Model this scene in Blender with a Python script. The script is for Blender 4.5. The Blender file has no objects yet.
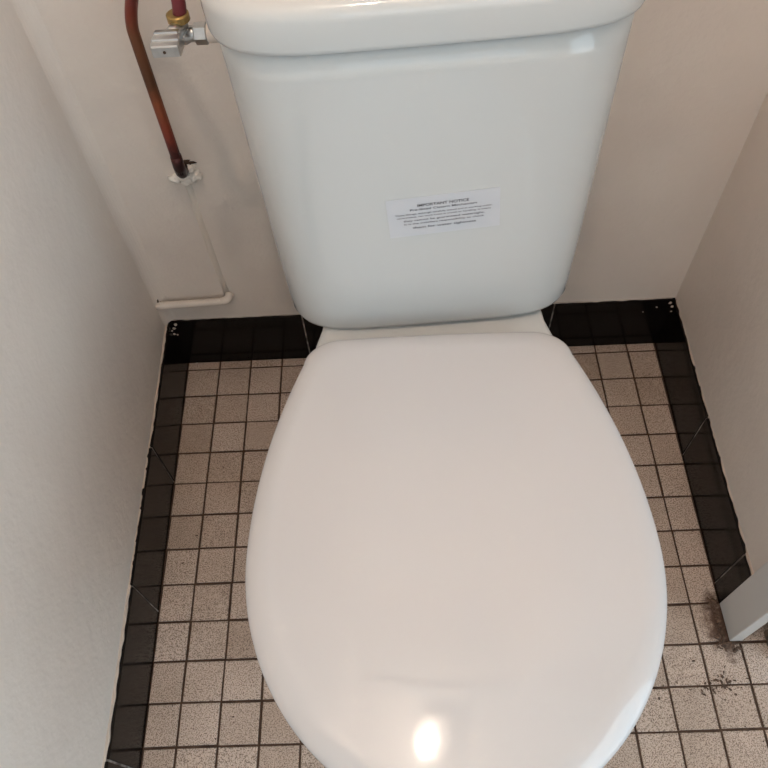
import bpy, bmesh, math, random
from mathutils import Vector, Matrix, noise

scene = bpy.context.scene
col = scene.collection
random.seed(7)

# ------------------------------------------------------------------ camera
# metres; x right, y towards the back wall (floor joint 0 at y=0), z up
PITCH, YAW, ROLL, FPX = 0.9960, -0.0394, -0.0754, 748.8
CAM = Vector((0.3105, -0.7324, 1.0613))
fw = Vector((math.sin(YAW) * math.cos(PITCH), math.cos(YAW) * math.cos(PITCH), -math.sin(PITCH)))
rt = Vector((math.cos(YAW), -math.sin(YAW), 0))
up = rt.cross(fw)
rt2 = math.cos(ROLL) * rt + math.sin(ROLL) * up
up2 = -math.sin(ROLL) * rt + math.cos(ROLL) * up
cd = bpy.data.cameras.new('camera')
cam = bpy.data.objects.new('camera', cd)
col.objects.link(cam)
cd.sensor_fit = 'HORIZONTAL'
cd.sensor_width = 36.0
cd.lens = 36.0 * FPX / 768.0
cd.clip_start = 0.01
M = Matrix(((rt2.x, up2.x, -fw.x, CAM.x), (rt2.y, up2.y, -fw.y, CAM.y), (rt2.z, up2.z, -fw.z, CAM.z), (0, 0, 0, 1)))
cam.matrix_world = M
scene.camera = cam

# ------------------------------------------------------------------ light and exposure
scene.view_settings.view_transform = 'Standard'
scene.view_settings.look = 'None'
scene.view_settings.gamma = 1.0
scene.view_settings.use_curve_mapping = False
scene.view_settings.exposure = -0.24
scene.cycles.use_denoising = True
scene.cycles.max_bounces = 10
scene.cycles.diffuse_bounces = 6
scene.cycles.sample_clamp_indirect = 30.0

w = bpy.data.worlds.new('sky')
scene.world = w
w.use_nodes = True
bgn = w.node_tree.nodes['Background']
bgn.inputs[0].default_value = (0.75, 0.88, 1.0, 1)
bgn.inputs[1].default_value = 1.0

SIDE_WINDOW, END_FILL = 25.5, 4.5
BULB_STRENGTH = 750.0
LAMP = Vector((0.303, -0.656, 2.17))
CEIL = 2.42
HALL_Y, HALL_X = -2.6, 1.55

def daylight(name, loc, rot, sx, sy, power, tint):
    """daylight entering through one of the two hall windows"""
    al = bpy.data.lights.new(name, 'AREA')
    al.shape = 'RECTANGLE'
    al.size, al.size_y = sx, sy
    al.energy = power
    al.color = tint
    o = bpy.data.objects.new(name, al)
    col.objects.link(o)
    o.location, o.rotation_euler = loc, rot
daylight('side_window_daylight', (HALL_X - 0.03, -1.50, 1.15), (0, math.radians(90), 0), 1.80, 1.30, SIDE_WINDOW, (0.66, 0.87, 1.0))
daylight('end_fill_light', (0.62, HALL_Y + 0.03, 1.45), (math.radians(90), 0, 0), 0.92, 1.12, END_FILL, (0.76, 0.91, 1.0))  # fill added at an unseen end window to brighten surfaces from straight behind


# ------------------------------------------------------------------ helpers
def link(name, mesh, mat=None, parent=None, smooth=False):
    o = bpy.data.objects.new(name, mesh)
    col.objects.link(o)
    if mat is not None and not mesh.materials:
        mesh.materials.append(mat)
    if smooth:
        mesh.shade_smooth()
    if parent is not None:
        o.parent = parent
    return o


def tag(o, label=None, cat=None, group=None, kind=None):
    if label: o['label'] = label
    if cat: o['category'] = cat
    if group: o['group'] = group
    if kind: o['kind'] = kind
    return o


def empty(name, loc=(0, 0, 0), rz=0.0):
    o = bpy.data.objects.new(name, None)
    col.objects.link(o)
    o.location = loc
    o.rotation_euler = (0, 0, rz)
    o.empty_display_size = 0.05
    return o


def pyd(name, v, f):
    m = bpy.data.meshes.new(name)
    m.from_pydata([tuple(p) for p in v], [], f)
    m.validate()
    m.update()
    return m


def bm_mesh(name, bm):
    m = bpy.data.meshes.new(name)
    bmesh.ops.recalc_face_normals(bm, faces=bm.faces)
    bm.to_mesh(m)
    bm.free()
    return m


def box(bm, x0, x1, y0, y1, z0, z1, bev=0.0, seg=2):
    r = bmesh.ops.create_cube(bm, size=1.0)
    vs = r['verts']
    for v in vs:
        v.co = Vector(((x0 + x1) / 2 + v.co.x * (x1 - x0), (y0 + y1) / 2 + v.co.y * (y1 - y0), (z0 + z1) / 2 + v.co.z * (z1 - z0)))
    if bev > 0:
        es = set()
        for v in vs:
            es.update(v.link_edges)
        bmesh.ops.bevel(bm, geom=list(es), offset=bev, segments=seg, affect='EDGES', profile=0.5)


def boxmesh(name, x0, x1, y0, y1, z0, z1, bev=0.0, seg=2):
    bm = bmesh.new()
    box(bm, x0, x1, y0, y1, z0, z1, bev, seg)
    return bm_mesh(name, bm)


def prism(name, pts, z0, z1):
    n = len(pts)
    v = [(x, y, z0) for x, y in pts] + [(x, y, z1) for x, y in pts]
    f = [tuple(range(n))[::-1], tuple(range(n, 2 * n))] + [(i, (i + 1) % n, n + (i + 1) % n, n + i) for i in range(n)]
    bm = bmesh.new()
    m = pyd(name, v, f)
    bm.from_mesh(m)
    bmesh.ops.recalc_face_normals(bm, faces=bm.faces)
    bm.to_mesh(m)
    bm.free()
    return m


def loft(name, loops, cap0=True, cap1=True, closed=True):
    n = len(loops[0])
    v = [p for l in loops for p in l]
    f = []
    for k in range(len(loops) - 1):
        for i in range(n if closed else n - 1):
            j = (i + 1) % n
            f.append((k * n + i, k * n + j, (k + 1) * n + j, (k + 1) * n + i))
    if cap0: f.append(tuple(range(n))[::-1])
    if cap1: f.append(tuple(range((len(loops) - 1) * n, len(loops) * n)))
    m = pyd(name, v, f)
    bm = bmesh.new()
    bm.from_mesh(m)
    bmesh.ops.recalc_face_normals(bm, faces=bm.faces)
    bm.to_mesh(m)
    bm.free()
    return m


def catmull(pts, sub=8):
    P = [Vector(p) for p in pts]
    P = [2 * P[0] - P[1]] + P + [2 * P[-1] - P[-2]]
    out = []
    for i in range(1, len(P) - 2):
        for s in range(sub):
            t = s / sub
            a, b, c, d = P[i - 1], P[i], P[i + 1], P[i + 2]
            out.append(0.5 * ((2 * b) + (c - a) * t + (2 * a - 5 * b + 4 * c - d) * t * t + (-a + 3 * b - 3 * c + d) * t ** 3))
    out.append(P[-2])
    return out


def tube(name, path, r, n=14, rough=0.0):
    path = [Vector(p) for p in path]
    loops = []
    nrm = None
    for i, p in enumerate(path):
        t = (path[min(i + 1, len(path) - 1)] - path[max(i - 1, 0)]).normalized()
        if nrm is None:
            a = Vector((0, 1, 0)) if abs(t.y) < 0.8 else Vector((1, 0, 0))
            nrm = (a - t * a.dot(t)).normalized()
        else:
            nrm = (nrm - t * nrm.dot(t)).normalized()
        b = t.cross(nrm)
        rr = r[i] if isinstance(r, (list, tuple)) else r
        lp = []
        for k in range(n):
            a = 2 * math.pi * k / n
            q = rr * (1 + rough * noise.noise(p * 120 + Vector((k * 1.7, 0, 0))))
            lp.append(p + (nrm * math.cos(a) + b * math.sin(a)) * q)
        loops.append(lp)
    return loft(name, loops)


def cyl(name, p0, p1, r, n=20, bev=0.0):
    p0, p1 = Vector(p0), Vector(p1)
    d = (p1 - p0).normalized()
    if bev > 0:
        return tube(name, [p0, p0 + d * bev, p1 - d * bev, p1], [r - bev, r, r, r - bev], n)
    return tube(name, [p0, p1], r, n)


# ------------------------------------------------------------------ materials
def mat(name):
    m = bpy.data.materials.new(name)
    m.use_nodes = True
    nt = m.node_tree
    b = nt.nodes['Principled BSDF']
    return m, nt, b


def N(nt, t, **kw):
    n = nt.nodes.new(t)
    for k, v in kw.items():
        setattr(n, k, v)
    return n


def pos(nt, scale=1.0):
    g = N(nt, 'ShaderNodeNewGeometry')
    if scale == 1.0:
        return g.outputs['Position']
    m = N(nt, 'ShaderNodeVectorMath', operation='SCALE')
    m.inputs['Scale'].default_value = scale
    nt.links.new(g.outputs['Position'], m.inputs[0])
    return m.outputs[0]


def noise_n(nt, scale, detail=3, rough=0.55, vec=None):
    n = N(nt, 'ShaderNodeTexNoise')
    n.inputs['Scale'].default_value = scale
    n.inputs['Detail'].default_value = detail
    n.inputs['Roughness'].default_value = rough
    nt.links.new(vec if vec is not None else pos(nt), n.inputs['Vector'])
    return n.outputs['Fac']


def ramp(nt, fac, stops):
    r = N(nt, 'ShaderNodeValToRGB')
    while len(r.color_ramp.elements) < len(stops):
        r.color_ramp.elements.new(0.5)
    for e, (p, c) in zip(r.color_ramp.elements, stops):
        e.position = p
        e.color = tuple(c) + (1,) if len(c) == 3 else c
    nt.links.new(fac, r.inputs[0])
    return r.outputs[0]


def mix(nt, fac, a, b, blend='MIX'):
    m = N(nt, 'ShaderNodeMix', data_type='RGBA', blend_type=blend)
    for s, v in ((m.inputs[0], fac), (m.inputs[6], a), (m.inputs[7], b)):
        if isinstance(v, (int, float)): s.default_value = v
        elif isinstance(v, tuple): s.default_value = v + (1,) if len(v) == 3 else v
        else: nt.links.new(v, s)
    return m.outputs[2]


def bump(nt, b, h, strength, dist=0.001):
    n = N(nt, 'ShaderNodeBump')
    n.inputs['Strength'].default_value = strength
    n.inputs['Distance'].default_value = dist
    nt.links.new(h, n.inputs['Height'])
    nt.links.new(n.outputs[0], b.inputs['Normal'])


def ceramic(name, c, rough=0.06, coat=0.0):
    m, nt, b = mat(name)
    b.inputs['Base Color'].default_value = c + (1,)
    b.inputs['Roughness'].default_value = rough
    b.inputs['IOR'].default_value = 1.5
    bump(nt, b, noise_n(nt, 9, 1), 0.05, 0.0015)
    return m


M_PORC = ceramic('white_porcelain', (0.56, 0.56, 0.55), 0.06)
M_SEAT = ceramic('white_plastic', (0.560, 0.545, 0.550), 0.04)


def wall_paint(name, c1, c2, rough=0.5, bs=0.6):
    m, nt, b = mat(name)
    c = ramp(nt, noise_n(nt, 5.0, 4), [(0.35, c1), (0.7, c2)])
    nt.links.new(c, b.inputs['Base Color'])
    b.inputs['Roughness'].default_value = rough
    a = noise_n(nt, 38, 3)
    d = noise_n(nt, 160, 3)
    mm = N(nt, 'ShaderNodeMath', operation='MULTIPLY_ADD')
    nt.links.new(d, mm.inputs[0]); mm.inputs[1].default_value = 0.35; nt.links.new(a, mm.inputs[2])
    bump(nt, b, mm.outputs[0], bs, 0.0022)
    return m


M_WALL = wall_paint('wall_paint', (0.700, 0.622, 0.565), (0.760, 0.690, 0.630))
M_CEIL = wall_paint('ceiling_paint', (0.80, 0.76, 0.71), (0.82, 0.78, 0.73), 0.7)
M_HALL = wall_paint('hall_paint', (0.80, 0.78, 0.75), (0.82, 0.80, 0.77), 0.6)
M_TRIM = wall_paint('trim_gloss_paint', (0.60, 0.59, 0.58), (0.63, 0.62, 0.61), 0.3, 0.12)
M_PIPEPAINT = wall_paint('old_pipe_paint', (0.60, 0.52, 0.46), (0.70, 0.63, 0.57), 0.45, 0.4)
M_PLASTER = wall_paint('rough_plaster', (0.72, 0.66, 0.60), (0.84, 0.80, 0.75), 0.85, 0.8)
M_EDGE = wall_paint('plaster_edge', (0.42, 0.34, 0.28), (0.62, 0.53, 0.46), 0.85, 0.8)
M_STAINRIDGE = wall_paint('stained_wall_paint', (0.64, 0.57, 0.50), (0.71, 0.645, 0.58), 0.5, 0.4)

# speckled stoneware floor tiles
M_TILE, nt, b = mat('speckled_stoneware')
oi = N(nt, 'ShaderNodeObjectInfo')
base = ramp(nt, oi.outputs['Random'], [(0.0, (0.50, 0.40, 0.335)), (0.5, (0.565, 0.465, 0.40)), (1.0, (0.62, 0.52, 0.455))])
sp1 = ramp(nt, noise_n(nt, 620, 2, 0.6), [(0.40, (0, 0, 0)), (0.50, (1, 1, 1))])
sp2 = ramp(nt, noise_n(nt, 330, 2, 0.6), [(0.30, (0.0, 0.0, 0.0)), (0.42, (1, 1, 1))])
c = mix(nt, sp1, (0.20, 0.145, 0.115), base)
c = mix(nt, sp2, (0.26, 0.19, 0.15), c)
large = ramp(nt, noise_n(nt, 7, 3), [(0.3, (0.82, 0.76, 0.70)), (0.7, (1.05, 1.02, 1.0))])
c = mix(nt, 0.9, c, large, 'MULTIPLY')
# rusty brown dirt left around the foot of the door frame
vd = N(nt, 'ShaderNodeVectorMath', operation='SUBTRACT')
nt.links.new(pos(nt), vd.inputs[0]); vd.inputs[1].default_value = (0.738, -0.458, 0.0)
vs = N(nt, 'ShaderNodeVectorMath', operation='MULTIPLY')
nt.links.new(vd.outputs[0], vs.inputs[0]); vs.inputs[1].default_value = (1.6, 0.8, 1.0)
ln = N(nt, 'ShaderNodeVectorMath', operation='LENGTH')
nt.links.new(vs.outputs[0], ln.inputs[0])
ad = N(nt, 'ShaderNodeMath', operation='MULTIPLY_ADD')
nt.links.new(noise_n(nt, 60, 4, 0.7), ad.inputs[0]); ad.inputs[1].default_value = 0.07; nt.links.new(ln.outputs['Value'], ad.inputs[2])
st = ramp(nt, ad.outputs[0], [(0.056, (1, 1, 1)), (0.078, (0, 0, 0))])
c = mix(nt, st, c, (0.085, 0.042, 0.026))
nt.links.new(c, b.inputs['Base Color'])
b.inputs['Roughness'].default_value = 0.55
bump(nt, b, noise_n(nt, 420, 3), 0.35, 0.0006)

M_GROUT, nt, b = mat('dark_brown_grout')
nt.links.new(ramp(nt, noise_n(nt, 40, 4), [(0.35, (0.050, 0.026, 0.016)), (0.7, (0.095, 0.055, 0.036))]), b.inputs['Base Color'])
b.inputs['Roughness'].default_value = 0.95
bump(nt, b, noise_n(nt, 500, 3), 0.6, 0.001)

M_BLACK, nt, b = mat('glossy_black_tile')
b.inputs['Base Color'].default_value = (0.007, 0.005, 0.0045, 1)
nt.links.new(ramp(nt, noise_n(nt, 26, 4), [(0.4, (0.10, 0.10, 0.10)), (0.75, (0.22, 0.22, 0.22))]), b.inputs['Roughness'])
b.inputs['IOR'].default_value = 1.24
bump(nt, b, noise_n(nt, 16, 1), 0.06, 0.001)

M_SKGROUT, nt, b = mat('skirting_grout')
nt.links.new(ramp(nt, noise_n(nt, 45, 3), [(0.4, (0.09, 0.07, 0.06)), (0.62, (0.36, 0.31, 0.27))]), b.inputs['Base Color'])
b.inputs['Roughness'].default_value = 0.9

M_COPPER, nt, b = mat('tarnished_copper')
g = N(nt, 'ShaderNodeNewGeometry')
sx = N(nt, 'ShaderNodeSeparateXYZ'); nt.links.new(g.outputs['Position'], sx.inputs[0])
mr = N(nt, 'ShaderNodeMapRange'); mr.inputs[1].default_value = 0.42; mr.inputs[2].default_value = 0.72
nt.links.new(sx.outputs['Z'], mr.inputs[0])
ad = N(nt, 'ShaderNodeMath', operation='MULTIPLY_ADD')
nt.links.new(noise_n(nt, 70, 4, 0.65), ad.inputs[0]); ad.inputs[1].default_value = 0.14
nt.links.new(mr.outputs[0], ad.inputs[2])
cc = ramp(nt, ad.outputs[0], [(0.16, (0.030, 0.016, 0.016)), (0.26, (0.09, 0.026, 0.024)), (0.34, (0.27, 0.055, 0.035)), (0.47, (0.32, 0.095, 0.042)),
                              (0.58, (0.14, 0.060, 0.030)), (0.74, (0.20, 0.078, 0.038)), (0.84, (0.26, 0.055, 0.035)), (1.0, (0.22, 0.045, 0.055))])
nt.links.new(cc, b.inputs['Base Color'])
b.inputs['Metallic'].default_value = 0.55
b.inputs['Roughness'].default_value = 0.42
bump(nt, b, noise_n(nt, 300, 3), 0.2, 0.0005)


def metal(name, c, rough, metallic=1.0):
    m, nt, b = mat(name)
    b.inputs['Metallic'].default_value = metallic
    nt.links.new(ramp(nt, noise_n(nt, 120, 3), [(0.3, tuple(x * 0.85 for x in c)), (0.7, c)]), b.inputs['Base Color'])
    b.inputs['Roughness'].default_value = rough
    return m


M_CHROME = metal('worn_chrome', (0.62, 0.62, 0.62), 0.28)
M_BRASS = metal('old_brass', (0.45, 0.31, 0.12), 0.4, 0.9)
M_HINGE = metal('hinge_steel', (0.5, 0.5, 0.5), 0.4)

M_PAPER, nt, b = mat('sticker_paper')
b.inputs['Base Color'].default_value = (0.56, 0.56, 0.585, 1)
b.inputs['Roughness'].default_value = 0.35
M_INK, nt, b = mat('grey_print')
b.inputs['Base Color'].default_value = (0.075, 0.065, 0.07, 1)
b.inputs['Roughness'].default_value = 0.6

M_WOOD, nt, b = mat('brown_door_wood')
wv = N(nt, 'ShaderNodeTexNoise'); wv.inputs['Scale'].default_value = 12; wv.inputs['Detail'].default_value = 4
mp = N(nt, 'ShaderNodeMapping'); mp.inputs['Scale'].default_value = (6, 6, 0.5)
nt.links.new(pos(nt), mp.inputs[0]); nt.links.new(mp.outputs[0], wv.inputs['Vector'])
nt.links.new(ramp(nt, wv.outputs['Fac'], [(0.3, (0.10, 0.065, 0.045)), (0.7, (0.17, 0.12, 0.085))]), b.inputs['Base Color'])
b.inputs['Roughness'].default_value = 0.5

M_BULB = bpy.data.materials.new('warm_bulb'); M_BULB.use_nodes = True
nt = M_BULB.node_tree; nt.nodes.clear()
e = N(nt, 'ShaderNodeEmission'); e.inputs[0].default_value = (1.0, 0.84, 0.70, 1); e.inputs[1].default_value = BULB_STRENGTH
o_ = N(nt, 'ShaderNodeOutputMaterial'); nt.links.new(e.outputs[0], o_.inputs[0])

M_OPAL = bpy.data.materials.new('opal_glass'); M_OPAL.use_nodes = True
nt = M_OPAL.node_tree; nt.nodes.clear()
t1 = N(nt, 'ShaderNodeBsdfTransparent')
t2 = N(nt, 'ShaderNodeBsdfTranslucent'); t2.inputs[0].default_value = (0.9, 0.85, 0.8, 1)
ms = N(nt, 'ShaderNodeMixShader'); ms.inputs[0].default_value = 0.13
nt.links.new(t1.outputs[0], ms.inputs[1]); nt.links.new(t2.outputs[0], ms.inputs[2])
o_ = N(nt, 'ShaderNodeOutputMaterial'); nt.links.new(ms.outputs[0], o_.inputs[0])

# ------------------------------------------------------------------ room shell
YB = 0.0165                      # face of the skirting on the back wall
def xl(y): return -0.0562 - 0.0205 * (y - YB)     # face of the left skirting: the walls are a little out of square
def xr(y): return 0.7500 + 0.0170 * (y - YB)      # face of the right skirting
SKH = 0.1155
SKT = 0.007                       # how far the skirting stands proud of the paint
WE = -0.434                       # where the right wall ends at the door frame

wl = link('wall_left', prism('wall_left', [(xl(YB + .1) - .006, YB + .1), (xl(HALL_Y - .1) - .006, HALL_Y - .1), (xl(HALL_Y - .1) - .12, HALL_Y - .1), (xl(YB + .1) - .12, YB + .1)], -0.05, CEIL), M_WALL)
tag(wl, 'off white painted wall on the left of the toilet', kind='structure')
cf = [(xl(YB - .022) - .0065, YB - .022)]
for k in range(9):
    a = math.pi / 2 * k / 8
    cf.append((xl(YB) - .006 + .020 * (1 - math.cos(a)), YB - .016 + .0205 * math.sin(a)))
cf += [(xl(YB) + .015, YB + .02), (xl(YB) - .02, YB + .02), (xl(YB) - .02, YB - .022)]
co = link('corner_fillet', prism('corner_fillet', cf, SKH + .002, CEIL), M_WALL, wl)
wb = link('wall_back', boxmesh('wall_back', -0.3, 1.75, YB + 0.004, YB + 0.12, -0.05, CEIL), M_WALL)
tag(wb, 'off white painted wall behind the cistern', kind='structure')
wr = link('wall_right', prism('wall_right', [(xr(YB + .1) + .005, YB + .1), (xr(WE) + .005, WE), (0.82, WE), (0.82, YB + .1)], -0.05, CEIL), M_WALL)
tag(wr, 'off white painted wall on the right of the toilet', kind='structure')
cl = link('ceiling', boxmesh('ceiling', -0.3, HALL_X + .2, HALL_Y - .12, YB + .12, CEIL, CEIL + 0.08), M_CEIL)
tag(cl, 'white painted ceiling', kind='structure')

# hall behind the camera, with its side window and an end window added for frontal light
WZ0, WZ1 = 0.85, 2.05
def window_wall(name, label, along, a0, a1, w0, w1, t0, t1, z0w=0.85):
    """wall with a window opening from w0 to w1; along = 'x' or 'y', thickness t0..t1"""
    bm = bmesh.new()
    for p, q, z0, z1 in ((a0, w0, -.05, CEIL), (w1, a1, -.05, CEIL), (w0, w1, -.05, z0w), (w0, w1, WZ1, CEIL)):
        if along == 'x': box(bm, p, q, t0, t1, z0, z1)
        else: box(bm, t0, t1, p, q, z0, z1)
    return tag(link(name, bm_mesh(name, bm), M_HALL), label, kind='structure')
window_wall('wall_front', 'white painted end wall of the hall around the added window', 'x', -0.25, HALL_X + .1, 0.12, 1.12, HALL_Y - .1, HALL_Y)
window_wall('wall_hall', 'white painted side wall of the hall around its window', 'y', HALL_Y, YB + .1, -2.2, -0.8, HALL_X, HALL_X + .1, 0.20)
wp = link('wall_partition', boxmesh('wall_partition', 0.82, HALL_X, -0.456, -0.38, -0.05, CEIL), M_HALL)
tag(wp, 'white painted hall wall behind the opened door', kind='structure')
M_GLASS, nt, b = mat('window_glass')
b.inputs['Transmission Weight'].default_value = 1.0
b.inputs['Roughness'].default_value = 0.0
b.inputs['Base Color'].default_value = (1, 1, 1, 1)
for nm, lab, loc, rz, W_, H_ in (('window_1', 'tall white framed window in the side wall of the hall', (HALL_X + .06, -2.2, 0.20), math.pi / 2, 1.4, WZ1 - 0.20),
                                 ('fill_window_2', 'unseen white framed window added in the end wall of the hall for frontal light', (0.12, HALL_Y - .06, WZ0), 0, 1.0, WZ1 - WZ0)):
    win = empty(nm, loc, rz)
    tag(win, lab, kind='structure')
    bm = bmesh.new()
    for a in ((0, .05, 0, H_), (W_ - .05, W_, 0, H_), (.05, W_ - .05, 0, .05), (.05, W_ - .05, H_ - .05, H_), (W_ / 2 - .025, W_ / 2 + .025, .05, H_ - .05)):
        box(bm, a[0], a[1], -.03, .03, a[2], a[3], .003, 1)
    link('window_frame', bm_mesh('window_frame', bm), M_TRIM, win)
    pm = boxmesh('pane', 0, W_ / 2 - .075, -.003, .003, 0, H_ - .1)
    pm.materials.append(M_GLASS)
    for px in (.05, W_ / 2 + .025):
        p = link('pane', pm, None, win); p.location = (px, 0, .05)

# floor: dark grout bed with every small tile laid on it
PITCH_T, GAP, TH = 0.054, 0.0030, 0.008
fl = link('floor', boxmesh('floor', -0.3, HALL_X + .1, HALL_Y - .1, YB + .1, -0.06, -0.0016), M_GROUT)
tag(fl, 'floor of small speckled beige stoneware tiles in dark brown grout', kind='structure')


def tilemesh(x0, x1, y0, y1):
    bm = bmesh.new()
    ch = 0.0008
    v = []
    for z, i in ((-TH, 0), (-ch, 0), (0, ch)):
        v.append([bm.verts.new((x, y, z)) for x, y in ((x0 + i, y0 + i), (x1 - i, y0 + i), (x1 - i, y1 - i), (x0 + i, y1 - i))])
    for k in range(2):
        for i in range(4):
            bm.faces.new((v[k][i], v[k][(i + 1) % 4], v[k + 1][(i + 1) % 4], v[k + 1][i]))
    bm.faces.new(v[2])
    return bm_mesh('floor_tile', bm)


full = tilemesh(GAP / 2, PITCH_T - GAP / 2, GAP / 2, PITCH_T - GAP / 2)
full.materials.append(M_TILE)


def place_tile(mesh, x, y, jig=True):
    t = link('floor_tile', mesh, M_TILE, fl)
    j = 0.0005 if jig else 0.0002
    t.location = (x + random.uniform(-j, j), y + random.uniform(-j, j), random.uniform(-0.0005, 0.0002))
    t.rotation_euler = (random.uniform(-.003, .003), random.uniform(-.003, .003), random.uniform(-.008, .008))
    return t


LASTROW = 13
for r in range(-1, LASTROW + 1):
    ytop = -r * PITCH_T if r >= 0 else YB - 0.001
    y0 = -(r + 1) * PITCH_T if r >= 0 else 0.0
    for c_ in range(-1, 15):
        x0, x1 = c_ * PITCH_T, (c_ + 1) * PITCH_T
        ym = (y0 + ytop) / 2
        outer = y0 < WE - 0.02
        if c_ == 14 and not outer: continue
        a0 = x0 + GAP / 2; a1 = x1 - GAP / 2
        if c_ == -1: a0 = xl(ym) + 0.0015
        if c_ == 13 and not outer: a1 = xr(ym) - 0.0015
        cut = c_ == -1 or (c_ == 13 and not outer) or r == -1
        if not cut:
            place_tile(full, x0, y0)
        else:
            b1 = ytop - (GAP / 2 if r >= 0 else 0)
            place_tile(tilemesh(a0 - x0, a1 - x0, GAP / 2, b1 - y0), x0, y0, False)
# the rest of the hall floor, out of the picture
v, f = [], []
def addq(x0, y0, x1, y1):
    k = len(v)
    for z, i in ((-TH, 0), (0, 0.0006)):
        v.extend(((x0 + i, y0 + i, z), (x1 - i, y0 + i, z), (x1 - i, y1 - i, z), (x0 + i, y1 - i, z)))
    f.append((k + 4, k + 5, k + 6, k + 7))
    for i in range(4):
        j = (i + 1) % 4
        f.append((k + i, k + j, k + 4 + j, k + 4 + i))
for r in range(9, 48):
    for c_ in range(-1, 29):
        if r <= LASTROW and c_ < 15: continue
        x0, y0 = c_ * PITCH_T, -(r + 1) * PITCH_T
        xa = x0 + GAP / 2 if c_ >= 0 else xl(y0) + .0015
        addq(xa, y0 + GAP / 2, min(x0 + PITCH_T - GAP / 2, HALL_X), y0 + PITCH_T - GAP / 2)
ft = link('floor_tile_field', pyd('floor_tile_field', v, f), M_TILE, fl)
ft['kind'] = 'stuff'


# black glazed skirting tiles
def skirting(name, label, p0, p1, cuts, ext=0.0):
    """p0->p1 along the foot of the wall (visible face), cuts = distances of the joints; room lies to the left of p0->p1"""
    p0, p1 = Vector((p0[0], p0[1], 0)), Vector((p1[0], p1[1], 0))
    d = (p1 - p0); L = d.length; d.normalize()
    ang = math.atan2(d.y, d.x)
    root = empty(name, p0, ang)
    tag(root, label, kind='structure')
    bed = boxmesh('bedding', 0, L, -SKT - .003, -0.0016, -.004, SKH - .003, 0)
    link('bedding', bed, M_SKGROUT, root)
    xs = [0] + list(cuts) + [L]
    xs[0] -= ext; xs[-1] += ext
    for i in range(len(xs) - 1):
        a, b_ = xs[i] + (0.0011 if i else 0), xs[i + 1] - (0.0011 if i < len(xs) - 2 else 0)
        t = link('skirting_tile', boxmesh('skirting_tile', a, b_, -SKT, 0, -.003, SKH, 0.0012, 2), M_BLACK, root)
        t.location = (0, random.uniform(-.0004, .0004), random.uniform(-.0012, .0008))
        t.rotation_euler = (random.uniform(-.006, .006), 0, random.uniform(-.0015, .0015))
    # ragged line of paint and plaster along the top edge
    n = int(L / 0.004)
    loops = []
    for i in range(n + 1):
        x = L * i / n
        h = 0.0011 + 0.0010 * noise.noise(Vector((x * 55, ang * 9, 0))) + 0.0008 * noise.noise(Vector((x * 190, ang, 3)))
        h = max(0.0004, h)
        o = -0.0026 + 0.0014 * noise.noise(Vector((x * 70, 4, ang)))
        loops.append([(x, -SKT - .004, SKH - .002), (x, o - .001, SKH - .002), (x, o, SKH - .0005), (x, o - .0015, SKH + h * .8), (x, -SKT - .004, SKH + h * 2.2)])
    link('plaster_edge', loft('plaster_edge', loops), M_EDGE, root, True)
    return root


# left wall runs from the hall towards the back corner, so that the room lies on its right: build it back to front
yE = -2.2
dl = math.hypot(xl(yE) - xl(YB), yE - YB)
skl = skirting('baseboard_left', 'glossy black skirting tiles along the left wall', (xl(YB), YB), (xl(yE), yE), [0.2285 + 0.2040 * k for k in range(9)])
skb = skirting('baseboard_back', 'glossy black skirting tiles along the back wall behind the toilet', (xr(YB), YB), (xl(YB), YB), [0.187, 0.390, 0.593], 0.005)
skr = skirting('baseboard_right', 'glossy black skirting tiles along the right wall up to the door frame', (xr(WE), WE), (xr(YB), YB), [0.030, 0.2335])

# ------------------------------------------------------------------ door frame and door on the right
fr = empty('trim_1', (0.7405, -0.434, 0))
tag(fr, 'white painted wooden door frame on the right beside the speckled floor', kind='structure')
bm = bmesh.new()
box(bm, 0.0, 0.0175, -0.0515, 0.0, 0.004, CEIL - .05, 0.0015, 2)
link('door_stop', bm_mesh('door_stop', bm), M_TRIM, fr)
link('jamb', boxmesh('jamb', 0.0175, 0.0795, -0.022, 0.0, 0.002, CEIL - .05, 0.0015, 2), M_TRIM, fr)
link('head', boxmesh('head', -0.775, 0.0795, -0.0515, 0.0, CEIL - .05, CEIL, 0.0015, 2), M_TRIM, fr)
dr = empty('door_1', (0.789, -0.474, 0))
tag(dr, 'brown wooden door folded right back against the hall wall', kind='structure')
link('door_leaf', boxmesh('door_leaf', 0, 0.735, -0.038, 0, 0.004, 2.03, 0.002, 2), M_WOOD, dr)
for hz in (0.25, 1.0, 1.8):
    link('hinge', cyl('hinge', (-0.004, 0.004, hz), (-0.004, 0.004, hz + .08), 0.006, 12, .001), M_HINGE, dr, True)
hn = link('door_handle', tube('door_handle', catmull([(0.68, -0.036, 1.03), (0.68, -0.083, 1.03), (0.66, -0.088, 1.03), (0.56, -0.088, 1.03)], 6), 0.008), M_CHROME, dr, True)

# ------------------------------------------------------------------ toilet
CX = 0.3500
toilet = empty('toilet', (CX, 0, 0))
tag(toilet, 'white close-coupled toilet with closed lid standing on the speckled tile floor', 'toilet')


def egg(y, cfg=None):
    """half width of the seat lid outline at depth y"""
    yr, hr, ym, hm, yt = cfg or (-0.262, 0.126, -0.500, 0.1830, -0.707)
    if y < ym:
        t = (ym - y) / (ym - yt)
        return hm * math.sqrt(max(0.0, 1 - t * t))
    t = (y - ym) / (yr - ym)
    return hr + (hm - hr) * (1 - t ** 1.9) 


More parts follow.
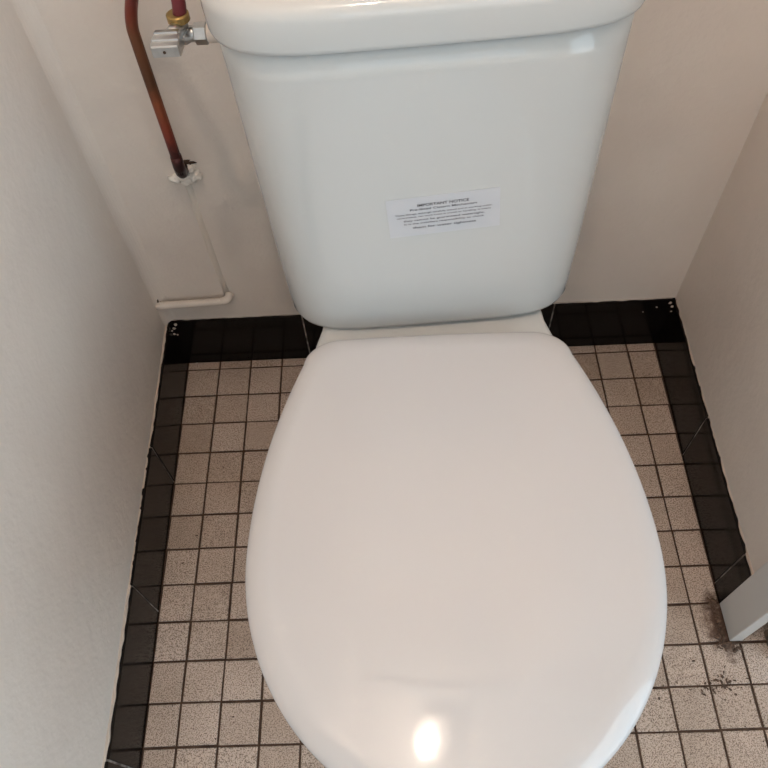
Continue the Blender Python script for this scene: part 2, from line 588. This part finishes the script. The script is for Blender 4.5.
def lid_outline(inset=0.0, rc=0.030):
    """closed outline of the lid, counter-clockwise, tip at the front"""
    yr, yt, ym = -0.262, -0.707, -0.500
    pts = []
    # right side, tip -> rear corner
    for i in range(0, 41):
        a = math.pi / 2 * i / 40
        pts.append((0.1830 * math.sin(a), ym - (ym - yt) * math.cos(a)))
    n = 40
    for i in range(1, n + 1):
        y = ym + (yr - rc - ym) * i / n
        pts.append((egg(y), y))
    xe = pts[-1][0]
    ex = egg(yr)
    for i in range(1, 13):
        a = math.pi / 2 * i / 12
        # rounded rear corner
        x = xe - rc * 1.25 * (1 - math.cos(a)) - (xe - ex) * 0.2 * math.sin(a)
        y = yr - rc + rc * math.sin(a)
        pts.append((x, y))
    xs = pts[-1][0]
    for i in range(1, 10):
        pts.append((xs * (1 - i / 10), yr + 0.0016 * (1 - (1 - i / 10) ** 2)))
    pts.append((0.0, yr + 0.0016))
    full_ = pts + [(-x, y) for x, y in pts[-2:0:-1]]
    if inset:
        out = []
        m = len(full_)
        for i in range(m):
            a, b_ = Vector(full_[i - 1]), Vector(full_[(i + 1) % m])
            t = (b_ - a).normalized()
            nn = Vector((-t.y, t.x))
            p = Vector(full_[i]) + nn * inset
            out.append((p.x, p.y))
        return out
    return full_


def scale_outline(pts, s, c=(0, -0.485)):
    return [(c[0] + (x - c[0]) * s, c[1] + (y - c[1]) * s) for x, y in pts]


def lid_mesh(name, zb, zt, edge, dome, underside=True):
    loops = []
    o0 = lid_outline()
    def add(inset, z):
        loops.append([(x, y, z) for x, y in lid_outline(inset)])
    add(0.012, zb + .002)
    add(0.003, zb)
    add(0.0008, zb + .0012)
    add(0.0, zb + .004)
    def squeeze(d):
        fx, fy = 1 - d / 0.183, 1 - d / 0.2225
        return [(x * fx, -0.4845 + (y + 0.4845) * fy) for x, y in o0]
    for k in range(0, 13):               # rounded shoulder
        a = math.pi / 2 * k / 12
        loops.append([(x, y, zb + .006 + (zt - zb - .006) * math.sin(a)) for x, y in squeeze(edge * (1 - math.cos(a)))])
    base = squeeze(edge)
    for s, q in ((.97, .075), (.94, .15), (.90, .25), (.85, .375), (.80, .50), (.75, .625), (.69, .75), (.62, .86), (.53, .94), (.42, .98), (.28, .995), (.13, 1.0)):
        loops.append([(x, y, zt + dome * q) for x, y in scale_outline(base, s)])
    return loft(name, loops)


# bowl ----------------------------------------------------------------
def rim_hw(y):
    if y < -0.31: return max(0.0, egg(y) - 0.010) if y > -0.697 else 0.0
    ks = [(-0.31, egg(-0.31) - .010), (-0.262, 0.1345), (-0.224, 0.1235), (-0.12, 0.112), (-0.03, 0.105)]
    for (a, ha), (b_, hb) in zip(ks, ks[1:]):
        if a <= y <= b_:
            t = (y - a) / (b_ - a); return ha + (hb - ha) * t
    return 0.105


def foot_hw(y, sc=1.0):
    # pedestal foot outline
    y0, y1 = -0.52, -0.10
    t = (y - y0) / (y1 - y0)
    return (0.085 + 0.035 * t) * sc * (1 - abs(2 * t - 1) ** 6 * 0.35)


def section(yf, yb, hwf, z, n=44):
    ys = [yf + (yb - yf) * (0.5 - 0.5 * math.cos(math.pi * i / n)) for i in range(n + 1)]
    right = [(hwf(y), y, z) for y in ys]
    left = [(-x, y, z) for x, y, _ in right[::-1]]
    return right + left


def blend_section(t, z, n=44):
    """t=0 foot, t=1 rim"""
    yf = -0.52 + (-0.696 + 0.52) * t
    yb = -0.10 + (-0.03 + 0.10) * t
    ys = [yf + (yb - yf) * (0.5 - 0.5 * math.cos(math.pi * i / n)) for i in range(n + 1)]
    pts = []
    for i, y in enumerate(ys):
        u = (y - yf) / (yb - yf)
        hf = foot_hw(-0.52 + 0.42 * u)
        hr = rim_hw(-0.6965 + (0.6665) * u)
        pts.append((hf * (1 - t) + hr * t, y, z))
    return pts + [(-x, y, z) for x, y, _ in pts[::-1]]


ZD = 0.396
loops = []
for z, t in ((0.0002, .06), (0.012, .06), (0.03, .03), (0.08, -.02), (0.14, 0.0), (0.19, .10), (0.24, .28), (0.29, .52), (0.33, .74), (0.355, .90), (0.365, .97), (0.372, 1.0), (0.388, 1.0), (0.393, .99)):
    loops.append(blend_section(t, z))
top = blend_section(.99, ZD)
loops.append([(x * .965, y * 0.99 - .004, z) for x, y, z in top])
loops.append([(x * .940, y * 0.985 - .007, z) for x, y, z in top])
loops.append([(x * .50, y * 0.92 - .03, z) for x, y, z in top])
bowl = link('bowl', loft('bowl', loops), M_PORC, toilet, True)
bowl['label'] = 'white porcelain pan and foot under the seat'
for s in (-1, 1):
    link('hinge_post', cyl('hinge_post', (s * .075, -.292, ZD - .002), (s * .075, -.292, .418), .009, 16, .002), M_SEAT, toilet, True)

# seat ring ------------------------------------------------------------
ring = []
o0 = lid_outline(0.004)
def inner(k): return [(x * 0.66, -0.487 + (y + 0.487) * 0.70) for x, y in lid_outline(0.02)]
def rl(pts, z): return [(x, y, z) for x, y in pts]
ino = inner(0)
half = [((a[0] + b_[0]) / 2, (a[1] + b_[1]) / 2) for a, b_ in zip(o0, ino)]
ring = [rl(lid_outline(.007), 0.4000), rl(lid_outline(.004), 0.4025), rl(lid_outline(.004), 0.409), rl(lid_outline(.009), 0.4135), rl(half, 0.4150), rl(ino, 0.410), rl(ino, 0.402)]
ring.append(ring[0])
seat = link('seat', loft('seat', ring, False, False), M_SEAT, toilet, True)

lid = link('seat_lid', lid_mesh('seat_lid', 0.4155, 0.4340, 0.027, 0.0055), M_SEAT, toilet, True)
lid['label'] = 'smooth white closed seat lid'

# cistern ----------------------------------------------------------------
CROT = math.radians(2.0)
CLEAN = math.radians(-0.9)          # the cistern sits slightly out of plumb
COFF = Vector((-0.0080, 0.0, 0.0))
def cis_outline(hw, yf, yb, yc, n_exp, z, n=40):
    pts = []
    for i in range(n + 1):
        a = math.pi * i / n
        cx_, sx_ = math.cos(a), math.sin(a)
        x = hw * math.copysign(abs(cx_) ** (2 / n_exp), cx_)
        y = yc - (yc - yf) * abs(sx_) ** (2 / n_exp)
        pts.append((x, y, z))
    # pts run right -> front -> left; close along the back
    r = 0.02
    back = [(-hw, yb - r, z), (-hw + r * .3, yb - r * .3, z), (-hw + r, yb, z), (0, yb, z), (hw - r, yb, z), (hw - r * .3, yb - r * .3, z), (hw, yb - r, z)]
    return pts + back


CB, CT = 0.399, 0.735
def cis_hw(z):
    t = (z - CB) / (CT - CB)
    return 0.1615 + 0.0070 * t ** 0.8
def cis_yf(z):
    t = (z - CB) / (CT - CB)
    return -0.2300 + 0.006 * math.sin(math.pi * t) * 0.0 + 0.005 * t
loops = []
for z, ins in ((CB, .012), (CB + .001, .005), (CB + .004, .0012), (CB + .009, 0)):
    loops.append(cis_outline(cis_hw(z) - ins, cis_yf(z) + ins, 0.004, -0.06, 5.6, z))
for k in range(1, 15):
    z = CB + .009 + (CT - .012 - CB) * k / 14
    loops.append(cis_outline(cis_hw(z), cis_yf(z), 0.004, -0.06, 5.6, z))
cistern = link('cistern', loft('cistern', loops), M_PORC, toilet, True)
cistern.rotation_euler = (0, CLEAN, CROT)
cistern.location = COFF + Vector((-CB * math.sin(CLEAN), 0, 0.0))
cistern['label'] = 'white porcelain cistern body'
LZ = CT
loops = []
def lidsec(ins, z, n_exp=5.4):
    loops.append(cis_outline(0.1735 - ins, -0.2310 + ins, 0.006 - ins * .3, -0.07, n_exp, z))
lidsec(.012, LZ + .001); lidsec(.003, LZ); lidsec(.0006, LZ + .0015); lidsec(0, LZ + .005); lidsec(0, LZ + .018)
for k in range(0, 9):
    a = math.pi / 2 * k / 8
    lidsec(.0005 + .013 * (1 - math.cos(a)), LZ + .024 + .013 * math.sin(a))
for ins, dz in ((.022, .0385), (.04, .0400), (.07, .0415), (.10, .0425), (.14, .043)):
    lidsec(ins, LZ + dz)
clid = link('cistern_lid', loft('cistern_lid', loops), M_PORC, cistern, True)
# round flush button on the cistern lid
fb = link('flush_button', cyl('flush_button', (0, -.10, LZ + .042), (0, -.10, LZ + .050), .024, 32, .002), M_CHROME, cistern, True)
fb['label'] = 'round chrome flush button'


# notice sticker, wrapped on the front of the cistern --------------------
def front_y(x, z):
    hw, yf, yc = cis_hw(z), cis_yf(z), -0.06
    u = min(0.999, abs(x) / hw)
    return yc - (yc - yf) * (1 - u ** 5.6) ** (1 / 5.6)


SC = (0.0100, 0.5655)
ST = math.radians(3.0)
def on_front(u, w_, off):
    x = SC[0] + u * math.cos(ST) - w_ * math.sin(ST)
    z = SC[1] + u * math.sin(ST) + w_ * math.cos(ST)
    return (x, front_y(x, z) - off, z)


SW, SH = 0.1035, 0.0470
nx, ny = 16, 6
v, f = [], []
for off in (0.00005, 0.0003):
    for j in range(ny + 1):
        for i in range(nx + 1):
            v.append(on_front((i / nx - .5) * SW, (j / ny - .5) * SH, off))
k = (nx + 1) * (ny + 1)
for j in range(ny):
    for i in range(nx):
        a = j * (nx + 1) + i
        f.append((k + a, k + a + 1, k + a + nx + 2, k + a + nx + 1))
        f.append((a, a + nx + 1, a + nx + 2, a + 1))
edge = [i for i in range(nx + 1)] + [j * (nx + 1) + nx for j in range(1, ny + 1)] + [ny * (nx + 1) + i for i in range(nx - 1, -1, -1)] + [j * (nx + 1) for j in range(ny - 1, 0, -1)]
for i in range(len(edge)):
    a, b_ = edge[i], edge[(i + 1) % len(edge)]
    f.append((a, b_, k + b_, k + a))
stk = link('notice_sticker', pyd('notice_sticker', v, f), M_PAPER, toilet, False)
stk.rotation_euler = (0, CLEAN, CROT)
stk.location = cistern.location
stk['label'] = 'white printed notice sticker with rows of small grey text'
PX = SW / 110.0
lines = [('IMPORTANT NOTICE', 50, 14.6, .0031), ('Pre-fitted Cistern Mechanism', 65, 9.6, .0024), ('These fittings, although carefully tested and in working order,', 95, 4.3, .0017),
         ('nevertheless, can work loose in transit or handling. It means', 92, 0.5, .0017), ('they cannot be guaranteed watertight.', 80, -4.0, .0022),
         ('It is the installers responsibility to check', 79, -8.4, .0020), ('them for water tightness', 63, -14.0, .0026)]
dg = bpy.context.evaluated_depsgraph_get()
for txt, wpx, ypx, hh in lines:
    cu = bpy.data.curves.new('lettering', 'FONT')
    cu.body = txt
    cu.size = 1.0
    cu.align_x = 'CENTER'
    cu.offset = 0.022 if txt.isupper() else 0.012
    to = bpy.data.objects.new('lettering_source', cu)
    col.objects.link(to)
    bpy.context.view_layer.update()
    dg = bpy.context.evaluated_depsgraph_get()
    me = bpy.data.meshes.new_from_object(to.evaluated_get(dg))
    bpy.data.objects.remove(to)
    xs = [q.co.x for q in me.vertices]
    mx = (min(xs) + max(xs)) / 2
    sx_ = wpx * PX / (max(xs) - min(xs))
    sy_ = hh / 0.70
    for q in me.vertices:
        q.co = Vector(on_front((q.co.x - mx) * sx_, ypx * PX + (q.co.y - .35) * sy_, 0.00045))
    me.materials.clear()
    lt = link('lettering', me, M_INK, stk)

# ------------------------------------------------------------------ supply pipe and stop valve
pipe = empty('copper_pipe', (0.0465, YB, 0.42))
tag(pipe, 'tarnished copper water pipe rising from the wall left of the cistern', 'pipe')
off = Vector((0.0465, YB, 0.42))
path = catmull([(0.049, 0.028, 0.424), (0.0505, 0.006, 0.428), (0.0530, -0.009, 0.441), (0.0545, -0.0130, 0.462), (0.0548, -0.0135, 0.50), (0.0548, -0.0135, 0.56), (0.0552, -0.0138, 0.615), (0.0566, -0.0142, 0.636),
                (0.0655, -0.0180, 0.662), (0.0855, -0.036, 0.6980), (0.106, -0.062, 0.7250), (0.1260, -0.085, 0.7190), (0.1315, -0.0925, 0.705), (0.1285, -0.0935, 0.684)], 8)
link('pipe', tube('pipe', [p - off for p in path], 0.0062, 16), M_COPPER, pipe, True)
link('coupling', tube('coupling', [Vector(p) - off for p in ((0.0528, -0.0085, 0.440), (0.0539, -0.0120, 0.452), (0.0545, -0.0130, 0.462), (.0548, -.0132, .470))], [0.0067, 0.0071, 0.0071, 0.0067], 16), M_COPPER, pipe, True)

vx, vy = 0.1275, -0.0935
valve = empty('stop_valve', (vx, vy, 0.640))
tag(valve, 'worn chrome stop valve with lever and brass nut beside the cistern', 'valve')
o = Vector((vx, vy, 0.640))
def V(*a): return Vector(a) - o
bm_n = tube('compression_nut', [V(vx, vy, .6840), V(vx, vy, .6848), V(vx, vy, .6905), V(vx, vy, .6915)], [.0090, .0102, .0102, .0085], 18)
link('compression_nut', bm_n, M_BRASS, valve)
link('valve_body', tube('valve_body', [V(vx, vy, .663), V(vx, vy, .665), V(vx, vy, .674), V(vx, vy, .676), V(vx, vy, .683), V(vx, vy, .6845)], [.0045, .0072, .0076, .0070, .0068, .0080], 20), M_CHROME, valve, True)
link('outlet', tube('outlet', [V(vx, vy, .671), V(vx + .010, vy, .671), V(vx + .018, vy, .671)], [.0075, .0068, .0060], 18), M_CHROME, valve, True)
link('outlet_nut', tube('outlet_nut', [V(vx + .0105, vy, .671), V(vx + .0115, vy, .671), V(vx + .0215, vy, .671), V(vx + .0225, vy, .671)], [.0086, .0096, .0096, .0086], 6), M_CHROME, valve)
link('tailpiece', tube('tailpiece', [V(vx + .022, vy, .671), V(vx + .0235, vy, .671), V(vx + .048, vy, .671)], [.0075, .0084, .0084], 18), M_PIPEPAINT, valve, True)
link('spindle', tube('spindle', [V(vx, vy, .680), V(vx - .003, vy - .012, .681), V(vx - .006, vy - .022, .681)], [.0072, .0068, .0072], 16), M_CHROME, valve, True)
# lever: stepped block pointing towards the room
hx, hy = vx - .0075, vy - .0170
prof = [(0.004, .6690), (-.0245, .6760), (-.0245, .6850), (-.0235, .6862), (-.0170, .6865), (-.0165, .6878), (-.0090, .6882), (-.0085, .6896), (-.002, .6880), (.004, .6830)]
loops = []
for xx, s in ((-.0125, .93), (-.0115, 1.0), (.0115, 1.0), (.0125, .93)):
    loops.append([V(hx + xx * (1.0 if y < -.012 else 0.86), hy + y * s, .678 + (z - .678) * s) for y, z in prof])
lever = link('lever', loft('lever', loops), M_CHROME, valve)
link('lever_screw', cyl('lever_screw', V(hx - .001, hy - .0250, .6806), V(hx - .001, hy - .0240, .6806), .0014, 10), M_GROUT, lever)


def lump(name, loc, size, seed, mat_, parent=None, sub=3):
    bm = bmesh.new()
    bmesh.ops.create_icosphere(bm, subdivisions=sub, radius=1.0)
    for q in bm.verts:
        n_ = q.co.normalized()
        k = 1 + 0.55 * noise.noise(n_ * 1.6 + Vector((seed, 0, 0))) + 0.30 * noise.noise(n_ * 4 + Vector((0, seed, 0)))
        q.co = Vector((n_.x * size[0], n_.y * size[1], n_.z * size[2])) * k
    o_ = link(name, bm_mesh(name, bm), mat_, parent, True)
    o_.location = loc
    return o_


pc = empty('plaster_collar', (0.0465, YB + .004, 0.415))
tag(pc, 'lumpy white plaster patch where the copper pipe enters the wall', 'plaster patch')
for k, (dx, dz, sx1, sz1) in enumerate(((-.012, -.006, .0085, .0060), (.002, -.008, .0105, .0070), (.014, -.003, .0080, .0075), (.011, .010, .0055, .0055), (-.003, -.002, .0115, .0055))):
    lump('plaster_lump', (dx, -.002, dz), (sx1, .0075, sz1), k * 3.1, M_PLASTER, pc)
hl = lump('hole_rim', (.004, .0005, .016), (.0125, .0035, .0050), 2.2, M_GROUT, pc)
hl['label'] = 'dark chipped hole edge above the pipe'

# painted pipe low on the wall: buried riser and the short level run to the left corner
pp = empty('painted_pipe', (0.0465, YB + .004, 0.168))
tag(pp, 'short white painted pipe running level along the wall above the black skirting', 'pipe')
o = Vector((0.0465, YB + .004, 0.168))
def Q(*a): return Vector(a) - o
link('level_run', tube('level_run', [Q(-.064, .009, .1660), Q(-.050, .009, .1662), Q(-.02, .0088, .1674), Q(.010, .009, .1682), Q(.032, .009, .1690), Q(.046, .010, .1697)], .0062, 14, 0.10), M_PIPEPAINT, pp, True)
link('elbow', tube('elbow', catmull([Q(.040, .010, .1692), Q(.047, .0105, .1700), Q(.0515, .013, .1725), Q(.0530, .020, .1750)], 5), [.0066] * 11 + [.0064] * 5, 14, 0.08), M_PIPEPAINT, pp, True)
rs = link('riser', tube('riser', [Q(.0490, .0262, .170), Q(.0478, .0268, .21), Q(.0465, .0264, .27), Q(.0460, .0268, .33), Q(.0462, .0266, .402)], .0078, 16, 0.06), M_STAINRIDGE, pp, True)
rs['label'] = 'plastered over riser showing as a faint ridge in the wall'
hp = lump('pipe_hole', (-.1075, -.006, .001), (.0050, .006, .0085), 5.0, M_GROUT, pp)

# broken bits in the two back corners of the skirting
def shard(name, s, mat_, parent):
    bm = bmesh.new()
    bmesh.ops.create_icosphere(bm, subdivisions=1, radius=1.0)
    for q in bm.verts:
        q.co = Vector((q.co.x * s * random.uniform(.4, 1.3), q.co.y * s * random.uniform(.3, .8), q.co.z * s * random.uniform(.4, 1.3)))
    return link(name, bm_mesh(name, bm), mat_, parent)
def chips(label, x, y, spots, cat='plaster bits'):
    e = empty('plaster_crumbs', (x, y, 0))
    tag(e, label, cat)
    for k, (dx, dy, dz, s) in enumerate(spots):
        c_ = shard('crumb', s * .75, M_EDGE, e)
        c_.location = (dx, dy, dz)
    return e
chips('crumbly broken plaster in the back left skirting corner', xl(YB), YB, [(.004, -.004, .103, .0045), (.003, -.010, .096, .0035), (.008, -.002, .110, .0040), (.005, -.004, .086, .0028), (.003, -.012, .107, .003)])
chips('small plaster chips in the back right skirting corner', xr(YB), YB, [(-.004, -.004, .112, .0042), (-.003, -.012, .113, .0036), (-.022, -.001, .099, .0022), (-.041, -.001, .088, .0016), (-.004, -.016, .106, .002)])
e = chips('crumbs of old grout along the back skirting left of the toilet', 0.0, YB, [(-.045 + .012 * k + random.uniform(-.006, .006), -.002 + random.uniform(-.003, .001), .0003, random.choice((.0009, .0012, .0016, .0030))) for k in range(16)], 'grout crumbs')

# dirt on the floor near the door frame
M_DIRT, nt, b = mat('brown_dirt')
nt.links.new(ramp(nt, noise_n(nt, 200, 3), [(0.3, (0.055, 0.032, 0.022)), (0.7, (0.15, 0.095, 0.068))]), b.inputs['Base Color'])
b.inputs['Roughness'].default_value = 0.95
bm = bmesh.new()
def crumb(x, y, s):
    r = bmesh.ops.create_icosphere(bm, subdivisions=1, radius=1.0)
    a = random.uniform(0, 3.14)
    for q in r['verts']:
        n_ = q.co.copy()
        k = random.uniform(.7, 1.2)
        px, py = n_.x * s * 1.5 * k, n_.y * s * .8 * k
        q.co = Vector((x + px * math.cos(a) - py * math.sin(a), y + px * math.sin(a) + py * math.cos(a), 0.0002 + s * .45 + n_.z * s * .45))
for _ in range(70): crumb(random.gauss(.7330, .004), random.uniform(-.492, -.425), abs(random.gauss(.0014, .0008)) + .0004)
for _ in range(28): crumb(random.gauss(.7400, .006), random.gauss(-.4895, .003), abs(random.gauss(.0017, .0008)) + .0005)
for _ in range(34): crumb(random.gauss(.722, .009), random.gauss(-.538, .006), abs(random.gauss(.0011, .0006)) + .0004)
for _ in range(14): crumb(random.gauss(.706, .010), random.gauss(-.545, .008), abs(random.gauss(.0009, .0004)) + .0003)
for _ in range(26): crumb(random.uniform(.60, .755), random.uniform(-.62, -.49), abs(random.gauss(.0008, .0004)) + .0003)
for _ in range(20): crumb(random.uniform(-.045, .10), random.uniform(-.60, -.02), abs(random.gauss(.0006, .0003)) + .0003)
dirt = link('floor_dirt', bm_mesh('floor_dirt', bm), M_DIRT)
tag(dirt, 'brown dirt crumbs scattered on the floor tiles by the door frame', 'dirt', kind='stuff')

# ------------------------------------------------------------------ ceiling lamp (seen only as its reflection in the seat lid)
lamp = empty('ceiling_lamp', (LAMP.x, LAMP.y, CEIL))
tag(lamp, 'round opal glass globe lamp on the ceiling above the toilet', 'lamp')
dz = LAMP.z - CEIL
bm = bmesh.new(); bmesh.ops.create_uvsphere(bm, u_segments=32, v_segments=20, radius=.068)
for q in bm.verts: q.co = Vector((q.co.x * 1.30, q.co.y * 0.96, q.co.z + dz))
link('globe', bm_mesh('globe', bm), M_OPAL, lamp, True)
bm = bmesh.new(); bmesh.ops.create_uvsphere(bm, u_segments=20, v_segments=12, radius=.027)
for q in bm.verts: q.co = Vector((q.co.x * 1.1 - .030, q.co.y - .020, q.co.z + dz))
link('bulb', bm_mesh('bulb', bm), M_BULB, lamp, True)
link('lamp_base', cyl('lamp_base', (0, 0, dz + .060), (0, 0, 0), .040, 28, .004), M_TRIM, lamp, True)
